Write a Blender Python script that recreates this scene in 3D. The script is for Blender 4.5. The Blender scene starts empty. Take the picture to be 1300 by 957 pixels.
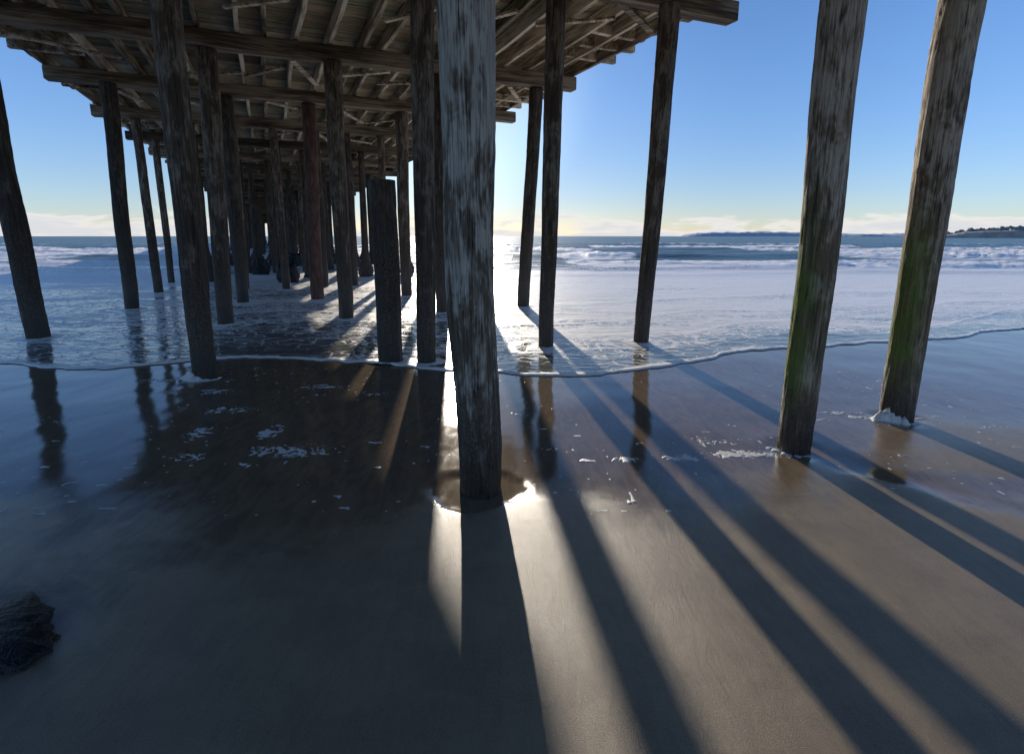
import bpy, math, random
import numpy as np
from mathutils import Vector, Matrix
random.seed(7); rng=np.random.RandomState(11)
scene=bpy.context.scene
scene.view_settings.view_transform='Standard'
scene.view_settings.look='None'
scene.view_settings.exposure=0
col=scene.collection

# ---------------------------------------------------------------- noise
PT=rng.rand(512,512)
def vnoise(x,y):
    xi=np.floor(x).astype(int); yi=np.floor(y).astype(int)
    fx=x-xi; fy=y-yi
    fx=fx*fx*(3-2*fx); fy=fy*fy*(3-2*fy)
    a=PT[xi&511,yi&511]; b=PT[(xi+1)&511,yi&511]; c=PT[xi&511,(yi+1)&511]; d=PT[(xi+1)&511,(yi+1)&511]
    return (a*(1-fx)+b*fx)*(1-fy)+(c*(1-fx)+d*fx)*fy
def fbm(x,y,o=4,g=.5):
    s=0;a=1;t=0
    for i in range(o):
        s=s+a*vnoise(x*2**i+17.3*i,y*2**i+5.1*i); t+=a; a*=g
    return s/t
def sstep(a,b,x):
    t=np.clip((x-a)/(b-a),0,1); return t*t*(3-2*t)

# ---------------------------------------------------------------- node helpers
def newmat(name):
    m=bpy.data.materials.new(name); m.use_nodes=True
    nt=m.node_tree; b=nt.nodes['Principled BSDF']
    return m,nt,b
class N:
    def __init__(s,nt): s.nt=nt
    def n(s,t,**k):
        x=s.nt.nodes.new(t)
        for a,v in k.items(): setattr(x,a,v)
        return x
    def l(s,a,b): s.nt.links.new(a,b)
    def setin(s,inp,v):
        if isinstance(v,bpy.types.NodeSocket): s.l(v,inp)
        else: inp.default_value=v
    def math(s,op,a,b=0.0,c=None,clamp=False):
        x=s.n('ShaderNodeMath',operation=op,use_clamp=clamp)
        s.setin(x.inputs[0],a); s.setin(x.inputs[1],b)
        if c is not None: s.setin(x.inputs[2],c)
        return x.outputs[0]
    def noise(s,vec,scale,detail=3,rough=.55,dist=0.0):
        x=s.n('ShaderNodeTexNoise'); s.l(vec,x.inputs['Vector'])
        x.inputs['Scale'].default_value=scale; x.inputs['Detail'].default_value=min(detail,3)
        x.inputs['Roughness'].default_value=rough; x.inputs['Distortion'].default_value=dist
        return x.outputs['Fac']
    def mapping(s,vec,scale=(1,1,1),loc=(0,0,0)):
        x=s.n('ShaderNodeMapping'); s.l(vec,x.inputs['Vector'])
        x.inputs['Scale'].default_value=scale
        s.setin(x.inputs['Location'],loc)
        return x.outputs['Vector']
    def ramp(s,f,stops):
        x=s.n('ShaderNodeValToRGB'); s.l(f,x.inputs[0]); e=x.color_ramp.elements
        while len(e)<len(stops): e.new(.5)
        for i,(p,c) in enumerate(stops):
            e[i].position=p; e[i].color=(c if len(c)==4 else (*c,1)) if hasattr(c,'__len__') else (c,c,c,1)
        return x.outputs[0]
    def mix(s,f,a,b,mode='MIX'):
        x=s.n('ShaderNodeMix',data_type='RGBA',blend_type=mode)
        s.setin(x.inputs[0],f)
        for i,v in ((6,a),(7,b)):
            if isinstance(v,bpy.types.NodeSocket): s.l(v,x.inputs[i])
            else: x.inputs[i].default_value=(*v,1) if len(v)==3 else v
        return x.outputs[2]
    def mr(s,v,a,b,c=0.,d=1.,smooth=True):
        x=s.n('ShaderNodeMapRange',interpolation_type='SMOOTHSTEP' if smooth else 'LINEAR')
        s.l(v,x.inputs[0]); x.inputs[1].default_value=a; x.inputs[2].default_value=b
        x.inputs[3].default_value=c; x.inputs[4].default_value=d
        return x.outputs[0]
    def bump(s,h,strength,dist,normal=None):
        x=s.n('ShaderNodeBump'); s.l(h,x.inputs['Height']); s.setin(x.inputs['Strength'],strength)
        x.inputs['Distance'].default_value=dist
        if normal: s.l(normal,x.inputs['Normal'])
        return x.outputs[0]
    def attr(s,name):
        x=s.n('ShaderNodeAttribute',attribute_name=name); return x.outputs['Fac']

# ---------------------------------------------------------------- materials
def pile_mat(name,dark,mid,pale,pale_amt,green,zbarn,soft=.10):
    m,nt,b=newmat(name); q=N(nt)
    tc=q.n('ShaderNodeTexCoord').outputs['Object']
    oi=q.n('ShaderNodeObjectInfo').outputs['Random']
    off=q.n('ShaderNodeCombineXYZ'); q.l(q.math('MULTIPLY',oi,37.0),off.inputs[0]); q.l(q.math('MULTIPLY',oi,11.0),off.inputs[2])
    v=q.n('ShaderNodeVectorMath',operation='ADD'); q.l(tc,v.inputs[0]); q.l(off.outputs[0],v.inputs[1]); vec=v.outputs[0]
    z=q.n('ShaderNodeSeparateXYZ'); q.l(tc,z.inputs[0]); zz=z.outputs[2]; xx=z.outputs[0]
    g1=q.noise(q.mapping(vec,(18,18,1.1)),1,3,.7,.5)
    g2=q.noise(q.mapping(vec,(70,70,2.6)),1,3,.7,.3)
    blot=q.noise(q.mapping(vec,(6.5,6.5,2.6)),1,3,.75,.4)
    fine=q.noise(vec,55,2,.7)
    wood=q.ramp(q.math('ADD',q.math('MULTIPLY',g1,.55),q.math('MULTIPLY',g2,.45)),[(.36,dark),(.5,mid),(.64,tuple(c*2.0 for c in mid))])
    pm=q.math('ADD',q.math('MULTIPLY',blot,.78),q.math('ADD',q.math('MULTIPLY',g1,.22),q.math('MULTIPLY',g2,.22)))
    pm=q.math('ADD',pm,q.mr(zz,1.0,3.2,-.07,.03))  # pale weathering grows upward, colour lightened there to offset the deck's shade
    pm=q.mr(pm,.66-pale_amt-soft,.66-pale_amt+soft)
    c=q.mix(q.math('MULTIPLY',pm,.92),wood,q.mix(q.mr(g2,.35,.65),tuple(k*.6 for k in pale),pale))
    low=q.math('ADD',zz,q.math('MULTIPLY',blot,1.6))
    lowm=q.mr(low,zbarn-.5,zbarn+.7,1,0)
    barn=q.ramp(fine,[(.3,(.016,.013,.011)),(.52,(.075,.057,.042)),(.72,(.24,.20,.16))])
    c=q.mix(q.math('MULTIPLY',lowm,.75),c,barn)
    if green>0:
        gm=q.math('MULTIPLY',q.mr(q.math('ADD',q.math('MULTIPLY',blot,.6),q.math('MULTIPLY',fine,.4)),.38,.54),q.math('MULTIPLY',q.mr(zz,.2,.5),q.mr(zz,1.2,2.5,1,0)))
        gm=q.math('MULTIPLY',gm,q.mr(xx,-.12,.02,1.0,.14))
        c=q.mix(q.math('MULTIPLY',gm,green),c,(.125,.185,.020))
    crack=q.mr(g2,.30,.40,1,0)
    c=q.mix(q.math('MULTIPLY',crack,.85),c,(.010,.008,.006))
    wet=q.mr(zz,.05,.6,1,0)
    c=q.mix(q.math('MULTIPLY',wet,.7),c,(.016,.013,.010))
    q.l(c,b.inputs['Base Color'])
    q.l(q.mr(zz,.1,1.2,.42,.85),b.inputs['Roughness'])
    h=q.math('ADD',q.math('MULTIPLY',g2,.7),q.math('MULTIPLY',g1,.8))
    q.l(q.bump(h,1.0,.03),b.inputs['Normal'])
    return m
M_pile=pile_mat('weathered_pile_wood',(.028,.019,.012),(.078,.053,.034),(.32,.265,.205),-.01,.0,2.0)
M_pale=pile_mat('pale_weathered_pile_wood',(.040,.029,.019),(.14,.103,.070),(.62,.56,.47),.075,.0,1.4,.09)
M_green=pile_mat('algae_pile_wood',(.045,.030,.019),(.175,.118,.073),(.62,.51,.39),.05,.95,1.1,.09)
M_dark=pile_mat('dark_wet_pile_wood',(.018,.013,.009),(.050,.036,.025),(.17,.14,.105),-.03,.0,2.6)

def rust_mat():
    m,nt,b=newmat('rusty_steel'); q=N(nt); tc=q.n('ShaderNodeTexCoord').outputs['Object']
    a=q.noise(q.mapping(tc,(9,9,3)),1,4,.7)
    q.l(q.ramp(a,[(.3,(.035,.020,.014)),(.5,(.105,.048,.034)),(.7,(.17,.10,.075))]),b.inputs['Base Color'])
    b.inputs['Roughness'].default_value=.8
    q.l(q.bump(a,.6,.01),b.inputs['Normal']); return m
M_rust=rust_mat()
def beam_mat(name,dark,mid,light,axis):
    m,nt,b=newmat(name); q=N(nt); tc=q.n('ShaderNodeTexCoord').outputs['Object']
    oi=q.n('ShaderNodeObjectInfo').outputs['Random']
    off=q.n('ShaderNodeCombineXYZ'); q.l(q.math('MULTIPLY',oi,31.0),off.inputs[0]); q.l(q.math('MULTIPLY',oi,17.0),off.inputs[1])
    v=q.n('ShaderNodeVectorMath',operation='ADD'); q.l(tc,v.inputs[0]); q.l(off.outputs[0],v.inputs[1]); tc=v.outputs[0]
    sc=[30,30,30]; sc[axis]=1.1
    g=q.noise(q.mapping(tc,tuple(sc)),1,3,.7,.3)
    sc2=[4,4,4]; sc2[axis]=.45
    bl=q.noise(q.mapping(tc,tuple(sc2)),1,3,.7)
    f=q.math('ADD',q.math('MULTIPLY',g,.4),q.math('MULTIPLY',bl,.6))
    f=q.math('ADD',f,q.math('MULTIPLY',q.math('SUBTRACT',oi,.5),.16))
    q.l(q.ramp(f,[(.38,dark),(.5,mid),(.60,light)]),b.inputs['Base Color'])
    b.inputs['Roughness'].default_value=.85
    q.l(q.bump(g,.7,.01),b.inputs['Normal']); return m
M_cap=beam_mat('dark_beam_wood',(.032,.023,.014),(.14,.102,.065),(.36,.28,.19),0)
M_str=beam_mat('pale_stringer_wood',(.07,.05,.032),(.36,.28,.185),(.78,.66,.48),1)
def deck_mat():
    m,nt,b=newmat('deck_plank_wood'); q=N(nt); tc=q.n('ShaderNodeTexCoord').outputs['Object']
    g=q.noise(q.mapping(tc,(1.2,26,26)),1,3,.7,.2)
    at=q.attr('plank')
    st=q.noise(q.mapping(tc,(.9,.5,1)),1,3,.7)
    c=q.ramp(at,[(0,(.20,.16,.09)),(.35,(.48,.39,.24)),(.6,(.33,.38,.23)),(.8,(.62,.47,.28)),(1,(.10,.08,.05))])
    c=q.mix(q.mr(g,.35,.65,.6,.0),c,(.06,.043,.026))
    c=q.mix(q.mr(st,.5,.65,0,.5),c,(.64,.54,.40))
    q.l(c,b.inputs['Base Color']); b.inputs['Roughness'].default_value=.85
    return m
M_deck=deck_mat()
def mussel_mat():
    m,nt,b=newmat('mussel_crust'); q=N(nt); tc=q.n('ShaderNodeTexCoord').outputs['Object']
    n=q.noise(tc,30,3,.7)
    q.l(q.ramp(n,[(.35,(.003,.003,.004)),(.6,(.009,.008,.008)),(.8,(.03,.026,.022))]),b.inputs['Base Color'])
    b.inputs['Roughness'].default_value=.45
    q.l(q.bump(n,.9,.02),b.inputs['Normal']); return m
M_mus=mussel_mat()

def sand_mat():
    m,nt,b=newmat('wet_sand'); q=N(nt)
    pos=q.n('ShaderNodeNewGeometry').outputs['Position']
    wet=q.attr('wet')
    grain=q.noise(pos,260,3,.75); spk=q.noise(pos,520,1,.5)
    med=q.noise(q.mapping(pos,(1.2,2.2,1)),1.6,3,.6,.6)
    flow=q.noise(q.mapping(pos,(5.0,1.4,1)),2.2,3,.65,1.2)
    wv=q.math('ADD',wet,q.math('MULTIPLY',q.math('SUBTRACT',med,.5),.30))
    wv=q.math('ADD',wv,q.math('MULTIPLY',q.math('SUBTRACT',flow,.5),.20))
    wm=q.mr(wv,.15,.92)
    dry=q.mix(q.mr(med,.35,.65),(.26,.20,.13),(.21,.16,.105))
    dry=q.mix(q.mr(flow,.4,.62,0,.28),dry,(.14,.108,.075))
    dry=q.mix(q.mr(grain,.45,.68,0,.55),dry,(.45,.37,.26))
    dry=q.mix(q.mr(spk,.56,.70,0,.7),dry,(.055,.042,.032))
    wetc=q.mix(q.mr(flow,.4,.65),(.19,.14,.092),(.14,.105,.072))
    q.l(q.mix(wm,dry,wetc),b.inputs['Base Color'])
    r=q.math('ADD',q.mr(wv,.1,.95,.42,.075),q.math('MULTIPLY',q.math('SUBTRACT',flow,.5),.10))
    q.l(r,b.inputs['Roughness'])
    b.inputs['IOR'].default_value=1.40
    h=q.math('ADD',q.math('MULTIPLY',grain,q.mr(wv,.2,.9,.38,.01)),q.math('MULTIPLY',flow,q.mr(wv,.2,.95,.45,.06)))
    q.l(q.bump(h,.5,.012),b.inputs['Normal'])
    return m
M_sand=sand_mat()

def sea_mat():
    m,nt,b=newmat('sea_water'); q=N(nt)
    pos=q.n('ShaderNodeNewGeometry').outputs['Position']
    foam=q.attr('foam'); deep=q.attr('deep')
    cmb=q.n('ShaderNodeVectorMath',operation='SCALE')
    dv=q.n('ShaderNodeTexNoise'); q.l(pos,dv.inputs['Vector']); dv.inputs['Scale'].default_value=1.6; dv.inputs['Detail'].default_value=2
    q.l(dv.outputs['Color'],cmb.inputs[0]); cmb.inputs['Scale'].default_value=1.3
    ad=q.n('ShaderNodeVectorMath',operation='ADD'); q.l(pos,ad.inputs[0]); q.l(cmb.outputs[0],ad.inputs[1])
    vv=q.n('ShaderNodeTexVoronoi',feature='DISTANCE_TO_EDGE',voronoi_dimensions='2D'); q.l(q.mapping(ad.outputs[0],(1.4,2.6,0)),vv.inputs['Vector']); vv.inputs['Scale'].default_value=1.5
    v2=q.n('ShaderNodeTexVoronoi',feature='DISTANCE_TO_EDGE',voronoi_dimensions='2D'); q.l(q.mapping(ad.outputs[0],(1.3,2.0,0)),v2.inputs['Vector']); v2.inputs['Scale'].default_value=5.5
    lace=q.math('MAXIMUM',q.mr(vv.outputs['Distance'],0,.16,1,0),q.math('MULTIPLY',q.mr(v2.outputs['Distance'],0,.12,1,0),.7))
    big=q.noise(q.mapping(pos,(.30,.8,0)),1,3,.6,.8)
    fine=q.noise(pos,9,3,.7)
    f=q.math('ADD',foam,q.math('MULTIPLY',q.math('SUBTRACT',big,.5),1.3))
    f=q.math('ADD',f,q.math('MULTIPLY',q.math('SUBTRACT',lace,.45),.50))
    f=q.math('ADD',f,q.math('MULTIPLY',q.math('SUBTRACT',fine,.5),.28))
    fm=q.mr(f,.28,.80)
    wc=q.mix(deep,(.15,.15,.13),(.050,.098,.105))
    c=q.mix(fm,wc,q.mix(q.mr(fine,.3,.7),(.84,.81,.77),(.98,.95,.90)))
    q.l(c,b.inputs['Base Color'])
    q.l(q.math('ADD',q.mr(fm,0,1,.08,.42),q.math('MULTIPLY',deep,.22)),b.inputs['Roughness'])
    q.l(q.math('MINIMUM',q.mr(deep,0,1,.5,.22),q.mr(fm,0,1,.5,.22)),b.inputs['Specular IOR Level'])
    b.inputs['IOR'].default_value=1.333
    r1=q.noise(q.mapping(pos,(1.2,3.2,1)),1.6,3,.6,.5)
    r2=q.noise(q.mapping(pos,(.18,.6,1)),1.0,3,.65)
    h=q.math('MULTIPLY',r1,.026)
    h=q.math('ADD',h,q.math('MULTIPLY',q.math('MULTIPLY',r2,deep),.45))
    q.l(q.bump(h,.8,1.0),b.inputs['Normal'])
    return m
M_sea=sea_mat()
def foam_mat():
    m,nt,b=newmat('white_foam'); q=N(nt); pos=q.n('ShaderNodeNewGeometry').outputs['Position']
    n=q.noise(pos,110,3,.7)
    q.l(q.mix(q.mr(n,.3,.7),(.50,.50,.48),(.86,.85,.82)),b.inputs['Base Color']); b.inputs['Roughness'].default_value=.5
    q.l(q.bump(n,.6,.006),b.inputs['Normal']); return m
M_foam=foam_mat()
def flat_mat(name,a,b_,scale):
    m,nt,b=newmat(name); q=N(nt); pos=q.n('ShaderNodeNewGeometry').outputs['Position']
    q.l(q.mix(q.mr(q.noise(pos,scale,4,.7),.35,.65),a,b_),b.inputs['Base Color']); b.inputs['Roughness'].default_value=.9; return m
M_hill=flat_mat('brown_hillside',(.30,.26,.22),(.52,.43,.33),.06)
M_tree=flat_mat('haze_tinted_wood',(.38,.44,.50),(.46,.52,.57),.02)  # distance haze painted into the pale blue-grey base colour
M_wood=flat_mat('dark_wood',(.15,.17,.16),(.25,.25,.22),.12)
M_house=flat_mat('house_wall',(.6,.57,.53),(.7,.68,.64),.2)
M_roof=flat_mat('house_roof',(.25,.20,.18),(.3,.25,.22),.2)

# ---------------------------------------------------------------- mesh utils
def mesh_np(name,V,F,mat,smooth=True):
    me=bpy.data.meshes.new(name)
    V=np.asarray(V,dtype=np.float32); F=np.asarray(F,dtype=np.int32)
    me.vertices.add(len(V)); me.vertices.foreach_set('co',V.ravel())
    k=F.shape[1]
    me.loops.add(F.size); me.loops.foreach_set('vertex_index',F.ravel())
    me.polygons.add(len(F)); me.polygons.foreach_set('loop_start',np.arange(0,F.size,k,dtype=np.int32))
    me.polygons.foreach_set('loop_total',np.full(len(F),k,dtype=np.int32))
    me.polygons.foreach_set('use_smooth',np.full(len(F),smooth))
    me.update(calc_edges=True); me.validate()
    me.materials.append(mat); return me
def gridF(nr,nc):
    i=np.arange(nr-1)[:,None]*nc+np.arange(nc-1)[None,:]
    return np.stack([i,i+1,i+nc+1,i+nc],-1).reshape(-1,4)
def addattr(me,name,vals):
    a=me.attributes.new(name,'FLOAT','POINT'); a.data.foreach_set('value',np.asarray(vals,dtype=np.float32).ravel())
def obj(name,me,parent=None,**p):
    o=bpy.data.objects.new(name,me); col.objects.link(o)
    if parent: o.parent=parent
    for k,v in p.items(): o[k]=v
    return o

# ---------------------------------------------------------------- pile data  (world metres)
EM=[(-24,9.6),(-15,8.9),(-10.38,8.24),(-7.59,7.85),(-6.44,7.32),(-5.45,7.32),(-4.64,7.60),(-4.22,7.95),(-3.6,8.0),(-2.90,7.80),(-1.69,7.55),(-.97,7.23),(-.11,7.10),(.93,6.89),(1.98,7.36),(2.96,7.96),(3.71,8.35),(5.23,8.85),(6.79,9.19),(10.26,10.75),(15.57,12.52),(30,16)]
ex=np.array([e[0] for e in EM]); ey=np.array([e[1] for e in EM])
def edge(x):
    xs=np.asarray(x,dtype=float); s=0
    for o,w in ((-.3,.2),(-.15,.2),(0,.2),(.15,.2),(.3,.2)): s=s+w*np.interp(xs+o,ex,ey)
    s=s+(fbm(xs*1.1+40,xs*0+3,3)-.5)*.45+(fbm(xs*5+9,xs*0+8,3)-.5)*.14
    return s
H=5.28
PILES=[
(3.90,5.25,.012,.145,.178,M_green,'tall timber pile, green algae streaks, foam heaped at foot'),
(2.43,4.45,.016,.130,.170,M_green,'tall timber pile with mossy base standing in wet sand'),
(-.25,3.69,-.012,.145,.196,M_pale,'pale weathered timber pile in a scoured wet sand hollow'),
(2.24,9.19,.035,.126,.160,M_pile,'dark leaning timber pile at the edge of the swash'),
(.55,8.78,.019,.12,.150,M_pile,'dark timber pile standing in thin foamy water'),
(-1.25,7.70,.020,.130,.155,M_pile,'dark timber pile beside a sawn off pile'),
(-4.01,6.85,.008,.140,.165,M_pile,'weathered timber pile with foam round its foot'),
(.285,13.95,.055,.15,.17,M_dark,'dark timber pile standing in shallow surf'),
(-1.66,12.92,0,.15,.17,M_dark,'dark timber pile standing in shallow surf'),
(-3.66,11.91,0,.15,.18,M_pile,'brown timber pile standing in shallow surf'),
(-5.92,11.15,.025,.155,.175,M_pile,'brown timber pile standing in shallow surf'),
(-8.50,9.56,-.030,.175,.19,M_dark,'dark leaning timber pile under the deck edge in swash'),
(-5.58,15.54,.02,.18,.18,M_rust,'reddish rusty steel pile standing in shallow surf'),
(-9.5,13.49,.03,.155,.17,M_dark,'dark timber pile under the deck edge in surf'),
(-3.2,16.6,0,.16,.18,M_pile,'brown timber pile standing in shallow surf'),
(-1.12,17.4,.01,.13,.14,M_dark,'dark timber pile standing in shallow surf'),
(-7.35,14.75,.01,.15,.17,M_dark,'dark timber pile standing in shallow surf'),
]
c_,s_=.915,.4035
def W(L,S): return (c_*L-s_*S, s_*L+c_*S)

def pile_mesh(name,r0,r1,h,mat,seg,rings,seed,lump=0.0,jag=False,bot=-.35,dome=0):
    th=np.linspace(0,2*np.pi,seg,endpoint=False)
    z=np.linspace(bot,h,rings)
    T,Z=np.meshgrid(th,z)
    ox=seed*13.7
    cx,cy=np.cos(T),np.sin(T)
    n1=fbm(cx*1.2+ox+5+Z*.35,cy*1.2+ox+9+Z*.1,3)-.5
    n2=fbm(cx*5+ox+7,cy*5+Z*.8+ox,4)-.5
    n3=fbm(cx*9+ox+31+Z*2.2,cy*9+Z*6+ox,3)-.5
    r=r0+(r1-r0)*np.clip(Z/5.3,0,1.1)
    lowz=np.exp(-np.clip(Z,0,9)/.8)
    R=r*(1+.10*n1+.16*n2+.07*n3*(1+lowz))
    if lump>0:
        k=np.exp(-((Z-.5)/.45)**2)
        R=R*(1+lump*k*(1+2.6*(fbm(cx*3+ox,cy*3+Z*5+2,3)-.5)))
    if dome:
        R=R*np.sqrt(np.clip(1-(np.clip(Z,0,h)/h)**2.2*.93,0,1))*(1+.8*n1+.5*n3*dome+.5*n2)
    bx=(fbm(Z*.5+ox,Z*0+1,2)-.5)*.07; by=(fbm(Z*.5+ox+50,Z*0+1,2)-.5)*.05
    if jag:
        Z=np.where(Z>h-.02,Z+(fbm(cx*3+ox,cy*3+ox,3)-.5)*.5-.05,Z)
    V=np.stack([R*cx+bx,R*cy+by,Z],-1).reshape(-1,3)
    i=np.arange(rings-1)[:,None]*seg; j=np.arange(seg)[None,:]; j2=(j+1)%seg
    F=np.stack([i+j,i+j2,i+seg+j2,i+seg+j],-1).reshape(-1,4)
    ctr=np.array([[bx[-1,0],by[-1,0],Z[-1].mean()-(.04 if jag else 0)]])
    V=np.vstack([V,ctr]); ci=len(V)-1; b0=(rings-1)*seg
    jj=np.arange(0,seg,2)
    Fc=np.stack([b0+jj,b0+jj+1,b0+(jj+2)%seg,np.full(len(jj),ci)],-1)
    F=np.vstack([F,Fc])
    return mesh_np(name,V,F,mat)
GP='timber piles holding up the pier'
pilepos=[]
for i,(X,Y,le,r0,r1,mat,lab) in enumerate(PILES):
    near=Y<10
    me=pile_mesh('pier_pile',r0,r1,H,mat,64 if near else 32,150 if near else 60,i+1)
    o=obj('pier_pile',me,label=lab,category='pile',group=GP)
    o.location=(X,Y,0)
    o.rotation_euler=(0,math.atan(le),0)
    pilepos.append((X,Y,r0))
me=pile_mesh('sawn_pile',.175,.19,2.55,M_dark,48,80,31)
o=obj('sawn_off_pile',me,label='dark sawn off timber pile beside a taller pile',category='pile',group='broken pile stubs')
o.location=(-1.77,7.72,0); o.rotation_euler=(0,.0,.4); pilepos.append((-1.77,7.72,.2))
variants=[pile_mesh('far_pile',.115+.02*(k%3),.125+.015*(k%2),H,[M_pile,M_dark,M_dark,M_dark,M_pile,M_dark][k],24,70,60+k,lump=[0,0,.8,1.4,0,1.1][k]) for k in range(6)]
rows=[5.75,4.05,1.5,-.8,-3.4]
bents=[20.6+4.3*i for i in range(36)]
for bi,S in enumerate(bents):
    rr_=[(L,S) for L in rows]
    extra=(2.75,.35,-2.1) if bi<24 else (.4,2.75)
    rr_+=[(L,S+random.uniform(-.5,.5)) for L in extra]
    for (L,S_) in rr_:
        if random.random()<.06: continue
        l=L+random.uniform(-.25,.25); s=S_+random.uniform(-.2,.2)
        x,y=W(l,s)
        far=S>23
        k=random.choice([0,1,2,3,3,5] if far else [0,1,4])
        lump=k in(2,3,5)
        o=obj('pier_pile',variants[k],label='timber pile with mussel thickened foot standing in surf' if lump else 'dark timber pile standing in the surf',category='pile',group=GP)
        o.location=(x,y,-.30 if far else 0); o.scale=(1,1,(H+.30)/H if far else 1)
        o.rotation_euler=(random.uniform(-.012,.012),random.uniform(-.01,.02),random.uniform(0,6.28))
        if S<45: pilepos.append((x,y,.17))
def stub(X,Y,h,r,seed,lab,**k):
    me=pile_mesh('broken_pile',r,r*.8,h,M_mus,40,30,seed,**k)
    o=obj('broken_pile',me,label=lab,category='pile',group='broken pile stubs'); o.location=(X,Y,0)
    return o
for i,(L,S,h,r) in enumerate([(.6,23,.85,.25),(-.4,27.5,.9,.26),(1.2,31,1.0,.28)]):
    x,y=W(L,S); o=stub(x,y,h,r,80+i,'broken stub of a pile crusted with black mussels',lump=.5,jag=True); o.location.z=-.1; pilepos.append((x,y,r))
o=stub(-2.42,2.12,.11,.33,95,'low rounded dark pile stump in a wet sand hollow',dome=1,bot=-.1); o.location.z=-.05

# ---------------------------------------------------------------- ground
fx=np.arange(-9,11,.045); cx0=-9-np.geomspace(.06,9000,60)[::-1]; cx1=fx[-1]+np.geomspace(.06,9000,60)
xs=np.concatenate([cx0,fx,cx1])
fy=np.arange(.4,11.5,.036); cy0=.4-np.geomspace(.06,300,40)[::-1]; cy1=fy[-1]+np.geomspace(.06,9000,70)
ys=np.concatenate([cy0,fy,cy1])
Xg,Yg=np.meshgrid(xs,ys)
Z=(fbm(Xg*.5+3,Yg*.7,3)-.5)*.022*sstep(40,12,np.abs(Yg))
Z+=(fbm(Xg*3+8,Yg*1.6,4)-.5)*.006
rk=np.exp(-((Xg+2.1)/.8)**2-((Yg-2.5)/.7)**2)
Z+=rk*.006*np.sin((Xg*.5+Yg*.9)*42+6*fbm(Xg*2.5,Yg*2.5,3))*sstep(.35,.6,fbm(Xg*3,Yg*3+9,2))
Z-=np.clip(Yg-10.5,0,70)*.028
Ed=edge(Xg); dd=Ed-Yg
wet=1-sstep(2.1,5.2,dd-.40*np.clip(-Xg-.4,0,6)-.10*np.clip(Xg,0,6)+(fbm(Xg*.5+30,Yg*.7+10,5)-.5)*2.4)
wet=np.maximum(wet,.20)
for (ax,ay,bx,by,w,am) in [(2.5,4.3,3.9,2.9,.20,1.0),(2.9,3.9,6.0,2.9,.25,.9)]:
    ux,uy=bx-ax,by-ay; t=np.clip(((Xg-ax)*ux+(Yg-ay)*uy)/(ux*ux+uy*uy),0,1)
    d=np.hypot(Xg-ax-t*ux,Yg-ay-t*uy)+(fbm(Xg*2.2,Yg*2.2,3)-.5)*.3
    k=np.exp(-(d/w)**2)*am
    wet=np.maximum(wet,k*1.1); Z-=k*.010
for (px,py,pr) in pilepos:
    if py>12: continue
    ang=np.arctan2(Yg-py,Xg-px)
    rr=np.hypot(Xg-px,(Yg-py))
    irr=1+.30*(fbm(np.cos(ang)*1.5+px*3+9,np.sin(ang)*1.5+py+5,2)-.5)*2
    main=abs(px+.25)<.01
    if main:
        # scour hollow holding a flat pool of water
        zc=float(Z[np.argmin(np.abs(ys-py)),np.argmin(np.abs(xs-px))])
        rq=np.hypot(Xg-px-.03,(Yg-py)*1.1)/(.34*irr)
        bowl=zc-.016-.030*np.exp(-(rq*1.1)**4)
        m_=1-sstep(.85,1.18,rq)
        Z=Z*(1-m_)+np.maximum(bowl,zc-.022)*m_
        wet=np.maximum(wet,1.25*(1-sstep(.95,1.12,rq)))
    else:
        R0=.21*irr
        Z-=.018*np.exp(-(rr/R0)**3); Z+=.003*np.exp(-((rr-R0*1.3)/.08)**2)
        wet=np.maximum(wet,1.05*np.exp(-(rr/(R0*1.25))**6))
k=np.exp(-(np.hypot((Xg+2.4),(Yg-2.15)*1.2)/.45)**4); Z-=.025*k; wet=np.maximum(wet,k*.8)
V=np.stack([Xg,Yg,Z],-1).reshape(-1,3)
me=mesh_np('ground',V,gridF(len(ys),len(xs)),M_sand); addattr(me,'wet',wet)
obj('ground',me,kind='structure',label='wet brown sand beach with shallow water film')
def gz(x,y):
    i=np.clip(np.searchsorted(xs,x)-1,0,len(xs)-2); j=np.clip(np.searchsorted(ys,y)-1,0,len(ys)-2)
    u=(x-xs[i])/(xs[i+1]-xs[i]); v=(y-ys[j])/(ys[j+1]-ys[j])
    return (Z[j,i]*(1-u)+Z[j,i+1]*u)*(1-v)+(Z[j+1,i]*(1-u)+Z[j+1,i+1]*u)*v

# ---------------------------------------------------------------- sea
nc=900
a=np.linspace(-1,1,nc); a=np.sign(a)*np.abs(a)**1.15
d=[0,.012,.03,.055,.085,.12,.16]; st=.055
while d[-1]<7000:
    d.append(d[-1]+st)
    if d[-1]>6: st*=1.021
d=np.array(d); A,D=np.meshgrid(a,d)
X=A*(17+1.25*D)
E=edge(A*17); Yw=E+(9.5-E)*sstep(0,60,D)*.9+D
lip=.011*np.exp(-((D-.06)/.05)**2)*(.6+.9*fbm(X*6,Yw*0+2,3))+.010*sstep(0,.05,D)
Zs=lip+(fbm(X*1.5,Yw*3,3)-.5)*.016*sstep(.2,2,D)
Zs+=(fbm(X*.22+5,Yw*.7+3,4)-.5)*.10*sstep(6,40,D)
foam=np.zeros_like(D)
foam+=(1.6)*np.exp(-(D/(.05+.16*fbm(X*2.1,X*0+7,3)))**2)
base=.34+.26*sstep(1,6,D)+.22*sstep(6,14,D)
base=base-1.05*sstep(16,28,D)-.9*sstep(34,60,D)
base+=.30*sstep(-1,4,X+.3*(Yw-9))*(1-sstep(17,28,D))*sstep(.3,2.5,D)
foam+=base
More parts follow.
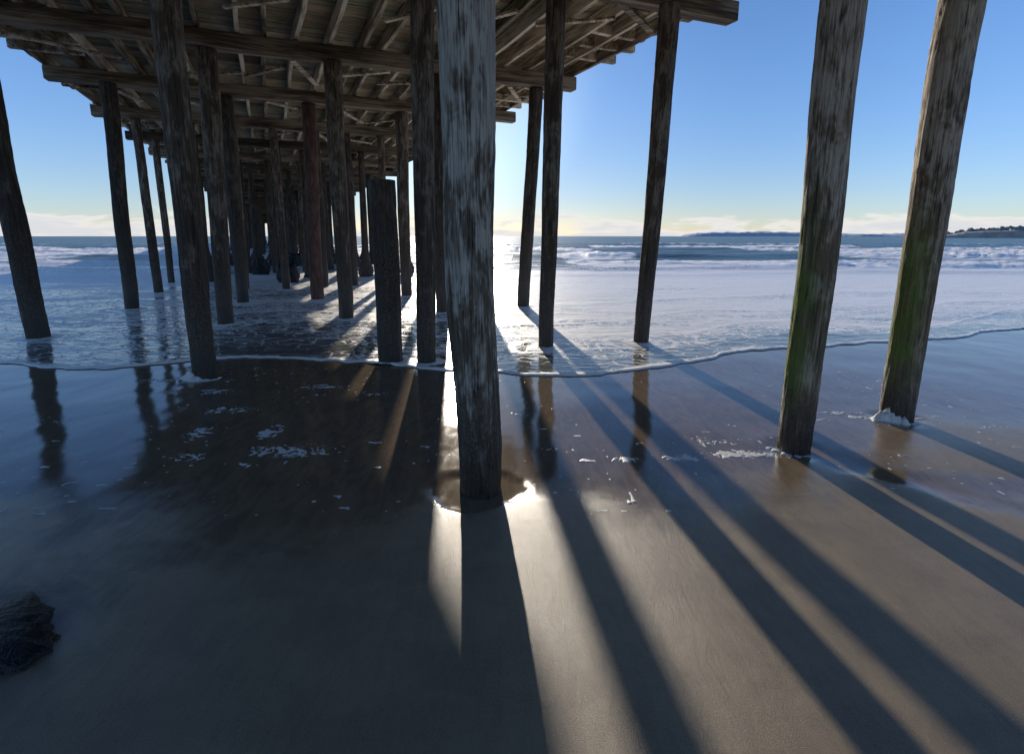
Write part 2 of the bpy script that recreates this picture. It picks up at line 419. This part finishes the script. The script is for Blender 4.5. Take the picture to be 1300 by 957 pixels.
for (yo,am,w,off) in [(1.3,.7,.05,3),(2.6,.7,.07,13),(4.4,.6,.10,27),(7.5,.6,.2,41)]:
    ln=E+yo+(fbm(A*17*.28+off,A*0+off,3)-.5)*3.2
    q_=Yw-ln
    foam+=am*np.exp(-(q_/w)**2)*sstep(.35,.6,fbm(X*.3+off,Yw*.3,2))
    foam+=.12*sstep(0,.3,q_)*(1-sstep(.3,2.5,q_)); Zs+=.006*np.exp(-(q_/(w*1.5))**2)
for (yc,h,wf,wb,off,fm_) in [(25,.08,1.0,2.0,7,2.2),(30,.24,1.5,2.4,2,3.4),(36,.20,1.6,2.6,21,3.0),(44,.34,2.4,4.2,33,4.2),(54,.28,2.6,5,51,3.4),(66,.36,3.2,7,61,3.4),(84,.36,4.0,9,71,2.6),(108,.34,5,12,81,1.5)]:
    ln=yc+(fbm(X*.05+off,X*0+off,4)-.5)*yc*.20+.03*X
    q_=Yw-ln
    hh=h*(.45+1.1*fbm(X*.09+off*2,X*0+1,3))
    rag=(fbm(X*1.1+off,Yw*1.3,4)-.5)
    prof=np.where(q_<0,np.exp(-(q_/wf)**2),np.exp(-(q_/wb)**2))
    act=sstep(.37,.47,fbm(X*.05+off*3,X*0+4,3)+np.where(X<0,.12,.03))
    Zs+=hh*prof*(1+1.4*rag*act)
    foam+=fm_*act*np.exp(-((q_-.1*wf)/(wf*1.1))**2)*(.45+1.2*fbm(X*.8,Yw*.8,3))+fm_*.14*act*np.where(q_<0,np.exp(-(q_/(wf*2.5))**2),0)
Zs+=(fbm(X*.03+5,Yw*.09+3,4)-.5)*.45*sstep(60,160,D)*(1-sstep(500,1500,D))
deep=sstep(12,30,D)
for (px,py,pr) in pilepos:
    if py>34: continue
    rr=np.hypot(X-px,Yw-py)
    m_=rr<2
    rj=rr+ (fbm(X*3,Yw*3,3)-.5)*.25
    foam+=np.where(m_,.75*np.exp(-((rj-pr-.10)/.09)**2)+.35*np.exp(-((rj-pr-.45)/.06)**2),0)
    Zs+=np.where(m_,.02*np.exp(-((rr-pr)/.08)**2),0)
V=np.stack([X,Yw,Zs+.004+gz(X,Yw)*(1-sstep(.5,3,D))],-1).reshape(-1,3)
me=mesh_np('sea',V,gridF(len(d),nc),M_sea); addattr(me,'foam',foam); addattr(me,'deep',deep)
obj('sea',me,kind='structure',label='foamy surf sliding over sand, breakers and blue sea')

# ---------------------------------------------------------------- foam lace left on the sand (height field that dips under the sand)
def lace(x0,x1,y0,y1,st,clusters,speck):
    gx=np.arange(x0,x1,st); gy=np.arange(y0,y1,st); GX,GY=np.meshgrid(gx,gy)
    env=np.zeros_like(GX)
    for (cx,cy,rx,ry,am) in clusters:
        env=np.maximum(env,am*np.exp(-((GX-cx)/rx)**2-((GY-cy)/ry)**2))
    wx=GX+(fbm(GX*4,GY*4,2)-.5)*.30; wy=GY+(fbm(GX*4+50,GY*4+9,2)-.5)*.30
    rid=1-np.abs(fbm(wx*6+11,wy*9+4,3)-.5)*12
    rid2=1-np.abs(fbm(wx*14+71,wy*20+24,2)-.5)*9
    sp=fbm(GX*28+3,GY*34+8,2)
    m=np.maximum(np.maximum(rid,-.6),rid2*.9)*.45+.55*sp+env*.80-1.12
    m=np.where(env>.05,m,-1)
    m2=(vnoise(GX*19+5,GY*23+77)-.955+.12*(fbm(GX*.9+3,GY*1.3+3,3)-.5)*2)*1.0 if speck else -1
    m=np.maximum(m,m2)
    edge_ok=(edge(gx)[None,:]-GY)>.05
    m=np.where(edge_ok,m,-1)
    zz=gz(GX,GY)+np.clip(m*.03,-.004,.0040)
    keep=(m>0)
    k4=keep[:-1,:-1]|keep[1:,:-1]|keep[:-1,1:]|keep[1:,1:]
    F=gridF(len(gy),len(gx))[k4.ravel()]
    used,inv=np.unique(F.ravel(),return_inverse=True)
    V=np.stack([GX,GY,zz],-1).reshape(-1,3)[used]
    return V,inv.reshape(-1,4)
CL=[(-2.65,4.25,.22,.14,.9),(-2.93,4.80,.16,.22,.9),(-2.28,4.85,.14,.28,.95),(-1.9,4.38,.45,.2,1.1),(-2.15,4.09,.15,.07,.9),(-1.65,6.09,.3,.14,.75),(-2.3,6.4,.45,.14,.8),(-2.95,5.5,.4,.25,.8),(.45,4.4,.26,.06,1.),(.61,4.17,.14,.05,.95),(.91,4.2,.16,.08,.95),(1.4,4.25,.3,.09,1.05),(1.95,4.30,.4,.11,1.1),(1.8,4.6,.4,.2,.8),(3.4,5.40,.35,.07,1.1),(.82,3.47,.07,.05,1.0),(-3.5,6.2,.45,.2,.75),(-4.0,6.2,.3,.2,.8),(2.9,5.2,.5,.14,.7),(-4.4,6.7,.5,.15,.9),(4.6,5.0,.4,.08,.65),(3.3,4.3,.2,.06,.7),(3.75,5.12,.22,.10,1.15),(-4.1,6.7,.3,.12,1.1)]
parts=[lace(-4.9,5.2,3.3,7.4,.009,CL,1.0)]
FV=[];FF=[];n0=0
for V,F in parts:
    FV.append(V); FF.append(F+n0); n0+=len(V)
def heap(x0,x1,y0,y1,blobs,st=.009):
    global n0
    gx=np.arange(x0,x1,st); gy=np.arange(y0,y1,st); GX,GY=np.meshgrid(gx,gy)
    h=np.zeros_like(GX)
    wx=GX+(fbm(GX*9,GY*9,3)-.5)*.10; wy=GY+(fbm(GX*9+31,GY*9,3)-.5)*.10
    for (cx,cy,r,hh) in blobs:
        q_=1-((wx-cx)**2+(wy-cy)**2)/(r*r)
        h=np.maximum(h,hh*np.clip(q_,0,1)**1.1)
    h=h*(.45+1.1*fbm(GX*26,GY*26,4))
    keep=h>.003
    k4=keep[:-1,:-1]|keep[1:,:-1]|keep[:-1,1:]|keep[1:,1:]
    F=gridF(len(gy),len(gx))[k4.ravel()]
    used,inv=np.unique(F.ravel(),return_inverse=True)
    V=np.stack([GX,GY,gz(GX,GY)+h-.004],-1).reshape(-1,3)[used]
    FV.append(V); FF.append(inv.reshape(-1,4)+n0); n0+=len(V)
heap(3.2,4.3,4.8,5.7,[(3.79,5.18,.10,.20),(3.73,5.19,.08,.10),(3.86,5.11,.07,.08),(3.67,5.2,.08,.03),(3.97,5.10,.05,.025),(3.56,5.24,.07,.014),(3.47,5.27,.06,.010)],.007)
heap(-4.6,-3.5,6.4,7.2,[(-4.12,6.75,.10,.10),(-4.02,6.70,.09,.06),(-4.2,6.8,.09,.05),(-3.92,6.72,.07,.03),(-4.3,6.82,.08,.018),(-3.84,6.75,.07,.015)])
heap(2.1,2.8,4.2,4.7,[(2.33,4.34,.05,.02),(2.42,4.31,.045,.015),(2.28,4.40,.05,.02),(2.25,4.46,.05,.012),(2.5,4.33,.04,.012)],.007)
me=mesh_np('sea_foam',np.vstack(FV),np.vstack(FF),M_foam)
obj('sea_foam',me,kind='stuff',label='white foam flecks left lying on the wet sand',category='foam')

# ---------------------------------------------------------------- pier deck
root=bpy.data.objects.new('pier_deck',None); col.objects.link(root)
root['label']='long weathered timber pier deck on wooden piles'; root['category']='pier deck'
root.rotation_euler=(0,0,math.atan2(.4035,.915))
S0=-5.0; S1=bents[-1]+1.5
import bmesh
def beam(name,size,mat,wob=.01,segs=1,axis=0,seed=1):
    sx,sy,sz=size; n=segs
    bm=bmesh.new(); bmesh.ops.create_cube(bm,size=1)
    bmesh.ops.scale(bm,vec=size,verts=bm.verts)
    if n>1:
        es=[e for e in bm.edges if abs((e.verts[0].co-e.verts[1].co)[axis])>size[axis]*.9]
        bmesh.ops.subdivide_edges(bm,edges=es,cuts=n-1)
    bmesh.ops.bevel(bm,geom=[e for e in bm.edges if e.calc_face_angle(0)>1],offset=min(sz,min(sx,sy))*.07,segments=1,affect='EDGES')
    rn=random.Random(seed)
    off={}
    for v in bm.verts:
        k_=round(v.co[axis],1)
        if k_ not in off: off[k_]=(rn.gauss(0,wob),rn.gauss(0,wob))
        o1=[a_ for a_ in(0,1,2) if a_!=axis]
        v.co[o1[0]]+=off[k_][0]; v.co[o1[1]]+=off[k_][1]*.6
    me=bpy.data.meshes.new(name); bm.to_mesh(me); bm.free(); me.materials.append(mat); return me
allb=[-.9,3.2,7.6,12.45,16.45]+bents
capm=[beam('cap_beam',(11.7,.28,.30),M_cap,.012,12,0,k) for k in range(3)]
for i,S in enumerate(allb):
    o=obj('cap_beam',capm[i%3],root); o.location=(1.42+random.uniform(-.14,.14),S,5.43)
    if 18<S<30: o.scale=(.978,1,1); o.location.x=1.24
strm=[beam('stringer',(.080,S1-S0,.26),M_str,.016,90,1,k+9) for k in range(3)]
L=-4.30; i=0
while L<7.15:
    o=obj('stringer',strm[i%3],root); o.location=(L+random.uniform(-.09,.09),(S0+S1)/2,5.742+random.uniform(-.012,.006)); i+=1; L+=.6 if i%4 else .46
hm=beam('header_beam',(1.3,.12,.17),M_str,.006,3,0,3)
for i,S in enumerate(allb[1:16]):
    for f in (.2,.36,.52,.68,.84):
        for (Lc,sg) in ((6.80,1),(-4.0,-1)):
            if random.random()<.4: continue
            if sg>0 and 17<S<30: continue
            o=obj('header_beam',hm,root); o.location=(Lc+random.uniform(-.2,.1)*sg,S+4.3*f+random.uniform(-.2,.2),5.70+random.uniform(-.02,.03))
            o.rotation_euler=(0,0,random.uniform(-.05,.05))
bm_=beam('brace',(2.3,.10,.045),M_str,.004,3,0,5)
cnt=0
for S in allb[2:13]:
    for Lc in (-3.2,-2.0,-.9,.3,1.5,2.6,3.9,5.0,6.2):
        if random.random()<.9 and cnt<98:
            cnt+=1
            o=obj('brace',bm_,root); o.location=(Lc+random.uniform(-.4,.4),S+2.1+random.uniform(-1.1,1.1),5.57+random.uniform(-.01,.004)); o.rotation_euler=(0,random.uniform(-.02,.02),random.choice([-1,1])*random.uniform(.5,1.3)); o.scale=(random.uniform(.35,.95),random.uniform(.8,1.3),1)
DV=[];DF=[];DA=[]
S=S0
while S<S1:
    w=random.uniform(.24,.32) if S<60 else .6
    z0=5.90+random.uniform(-.006,.006); z1=6.02
    l0=-4.6+random.gauss(0,.05); l1=7.3+random.gauss(0,.05)
    if random.random()<.10 and not 17<S<30: l1+=random.uniform(.05,.22)
    if random.random()<.10: l0-=random.uniform(.05,.2)
    b0=len(DV); g=.006; pa=random.random()
    for zz in (z0,z1):
        for (x,y) in ((l0,S+g),(l1,S+g),(l1,S+w-g),(l0,S+w-g)): DV.append((x,y,zz)); DA.append(pa)
    DF+= [(b0,b0+3,b0+2,b0+1),(b0+4,b0+5,b0+6,b0+7),(b0,b0+1,b0+5,b0+4),(b0+1,b0+2,b0+6,b0+5),(b0+2,b0+3,b0+7,b0+6),(b0+3,b0,b0+4,b0+7)]
    S+=w
b0=len(DV)
for zz in (6.021,6.07):
    for (x,y) in ((-4.4,S0),(7.1,S0),(7.1,S1),(-4.4,S1)): DV.append((x,y,zz)); DA.append(.1)
DF+= [(b0,b0+3,b0+2,b0+1),(b0+4,b0+5,b0+6,b0+7),(b0,b0+1,b0+5,b0+4),(b0+1,b0+2,b0+6,b0+5),(b0+2,b0+3,b0+7,b0+6),(b0+3,b0,b0+4,b0+7)]
me=mesh_np('decking',DV,DF,M_deck,False); addattr(me,'plank',DA)
obj('decking',me,root)

# ---------------------------------------------------------------- headland
def ridge(name,pts,depth,base,jag,mat,lab,kind='structure',res=300,sd=0,fw=.05):
    pts=np.array(pts,dtype=float); t=np.linspace(0,1,res); k=np.linspace(0,1,len(pts))
    px=np.interp(t,k,pts[:,0]); py=np.interp(t,k,pts[:,1]); ph=np.interp(t,k,pts[:,2])
    prof=[(0,0),(.08,.55),(.2,.8),(.5,1.0),(1,.7)]
    V=[]
    for (dv,hv) in prof:
        n=fbm(px*fw+sd+dv*9,py*0+sd,4)-.5
        n2=fbm(px*fw*5+sd+dv*9,py*0+sd,3)-.5
        z=ph*hv*(1+.5*n)+jag*(n2*2)*(hv>0)*np.minimum(1,ph/6)
        dirx=px/np.hypot(px,py); diry=py/np.hypot(px,py)
        V.append(np.stack([px+dirx*depth*dv,py+diry*depth*dv,z+base*(hv==0)],-1))
    V=np.stack(V).reshape(-1,3)
    me=mesh_np(name,V,gridF(len(prof),res),mat)
    return obj(name,me,kind=kind,label=lab)
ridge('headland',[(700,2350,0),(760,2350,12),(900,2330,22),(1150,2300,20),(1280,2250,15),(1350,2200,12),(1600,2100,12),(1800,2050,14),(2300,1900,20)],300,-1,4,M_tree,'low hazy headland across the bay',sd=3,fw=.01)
ridge('headland',[(400,550,0),(415,540,3),(440,532,7),(470,520,9),(500,510,10),(535,500,11.5),(575,490,13),(700,450,15),(950,350,18)],80,-1,.8,M_hill,'low brown headland with trees and houses',sd=9,fw=.04)
w=ridge('distant_wood',[(418,560,1),(440,550,7),(470,540,10.5),(500,530,13),(540,520,15),(585,505,17),(700,465,19),(950,360,22)],30,0,2.0,M_wood,'far off wood along the headland ridge',kind='stuff',sd=19,fw=.09)
w['category']='wood'
def house(x,y,z,s,r):
    e=bpy.data.objects.new('house',None); col.objects.link(e); e.location=(x,y,z); e.rotation_euler=(0,0,r)
    e['label']='small pale house on the headland slope'; e['category']='house'; e['group']='houses on the headland'
    V=[(-6,-4,0),(6,-4,0),(6,4,0),(-6,4,0),(-6,-4,4.5),(6,-4,4.5),(6,4,4.5),(-6,4,4.5)]
    m1=mesh_np('wall',np.array(V)*s,[(0,1,5,4),(1,2,6,5),(2,3,7,6),(3,0,4,7),(4,5,6,7)],M_house,False)
    V=[(-6.6,-4.6,4.5),(6.6,-4.6,4.5),(6.6,4.6,4.5),(-6.6,4.6,4.5),(-6.6,0,7),(6.6,0,7)]
    bm=bmesh.new(); vs=[bm.verts.new(Vector(v)*s) for v in V]
    for f in [(0,1,5,4),(2,3,4,5),(1,2,5),(3,0,4),(3,2,1,0)]: bm.faces.new([vs[i] for i in f])
    m2=bpy.data.meshes.new('roof'); bm.to_mesh(m2); bm.free(); m2.materials.append(M_roof)
    obj('wall',m1,e); obj('roof',m2,e)
for (x,y,z) in [(462,532,6.4),(475,527,7.2),(492,520,7.9),(505,516,7.8),(520,511,8.4)]:
    house(x,y,z,random.uniform(.25,.35),random.uniform(0,3))

# ---------------------------------------------------------------- light & sky
az=math.radians(-6.0); el=math.radians(15.05)
dvec=Vector((math.sin(az)*math.cos(el),math.cos(az)*math.cos(el),math.sin(el)))
sl=bpy.data.lights.new('sun','SUN'); sl.energy=4.9; sl.angle=math.radians(.5); sl.color=(1,.90,.76)
so=bpy.data.objects.new('sun',sl); col.objects.link(so); so.rotation_euler=dvec.to_track_quat('Z','Y').to_euler(); so.location=(0,0,30)
w=bpy.data.worlds.new('World'); scene.world=w; w.use_nodes=True; nt=w.node_tree; q=N(nt)
bg=nt.nodes['Background']; out=nt.nodes['World Output']
sky=q.n('ShaderNodeTexSky',sky_type='NISHITA'); sky.sun_disc=False; sky.sun_elevation=el; sky.sun_rotation=az
sky.air_density=1.0; sky.dust_density=.1; sky.ozone_density=3.0; sky.altitude=0
tc=q.n('ShaderNodeTexCoord').outputs['Generated']
sp=q.n('ShaderNodeSeparateXYZ'); q.l(tc,sp.inputs[0]); zz=sp.outputs[2]
dt=q.n('ShaderNodeVectorMath',operation='DOT_PRODUCT'); q.l(tc,dt.inputs[0]); dt.inputs[1].default_value=tuple(dvec)
near=q.mr(dt.outputs['Value'],.965,.998)
tint=q.mix(q.mr(zz,.0,.30),(.68,.75,1.00),(.76,.90,1.15))
mid=q.mr(dt.outputs['Value'],.60,.93)
tint=q.mix(mid,tint,q.mix(q.mr(zz,.0,.30),(.45,.49,.64),(.46,.57,.76)))
tint=q.mix(near,tint,(.74,.78,.86))
skc=q.mix(1.0,sky.outputs[0],tint,'MULTIPLY')
q.l(skc,bg.inputs['Color']); bg.inputs['Strength'].default_value=.15
cn=q.noise(q.mapping(tc,(9,9,46)),1.0,3,.62,.2)
lowf=q.noise(q.mapping(tc,(2.2,2.2,3)),1.0,2,.5)
f=q.math('ADD',q.math('ADD',cn,q.math('MULTIPLY',q.math('SUBTRACT',lowf,.5),.35)),q.mr(zz,.0,.06,.22,-.22,False))
cm=q.math('MULTIPLY',q.mr(f,.48,.60),q.mr(zz,.085,.035))
cb=q.n('ShaderNodeBackground'); q.l(q.mix(q.mr(f,.5,.75),(1.0,.95,.90),(.78,.80,.85)),cb.inputs['Color']); cb.inputs['Strength'].default_value=.92
ms=q.n('ShaderNodeMixShader'); q.l(q.math('MULTIPLY',cm,.9),ms.inputs[0]); q.l(bg.outputs[0],ms.inputs[1]); q.l(cb.outputs[0],ms.inputs[2]); q.l(ms.outputs[0],out.inputs['Surface'])

# ---------------------------------------------------------------- camera
cam=bpy.data.cameras.new('camera'); co=bpy.data.objects.new('camera',cam); col.objects.link(co)
cam.sensor_width=36; cam.lens=690/1300*36; cam.shift_y=-44.5/1300
cam.clip_end=20000; cam.clip_start=.05
co.location=(0,0,1.8); co.rotation_euler=(math.radians(79),0,0)
scene.camera=co
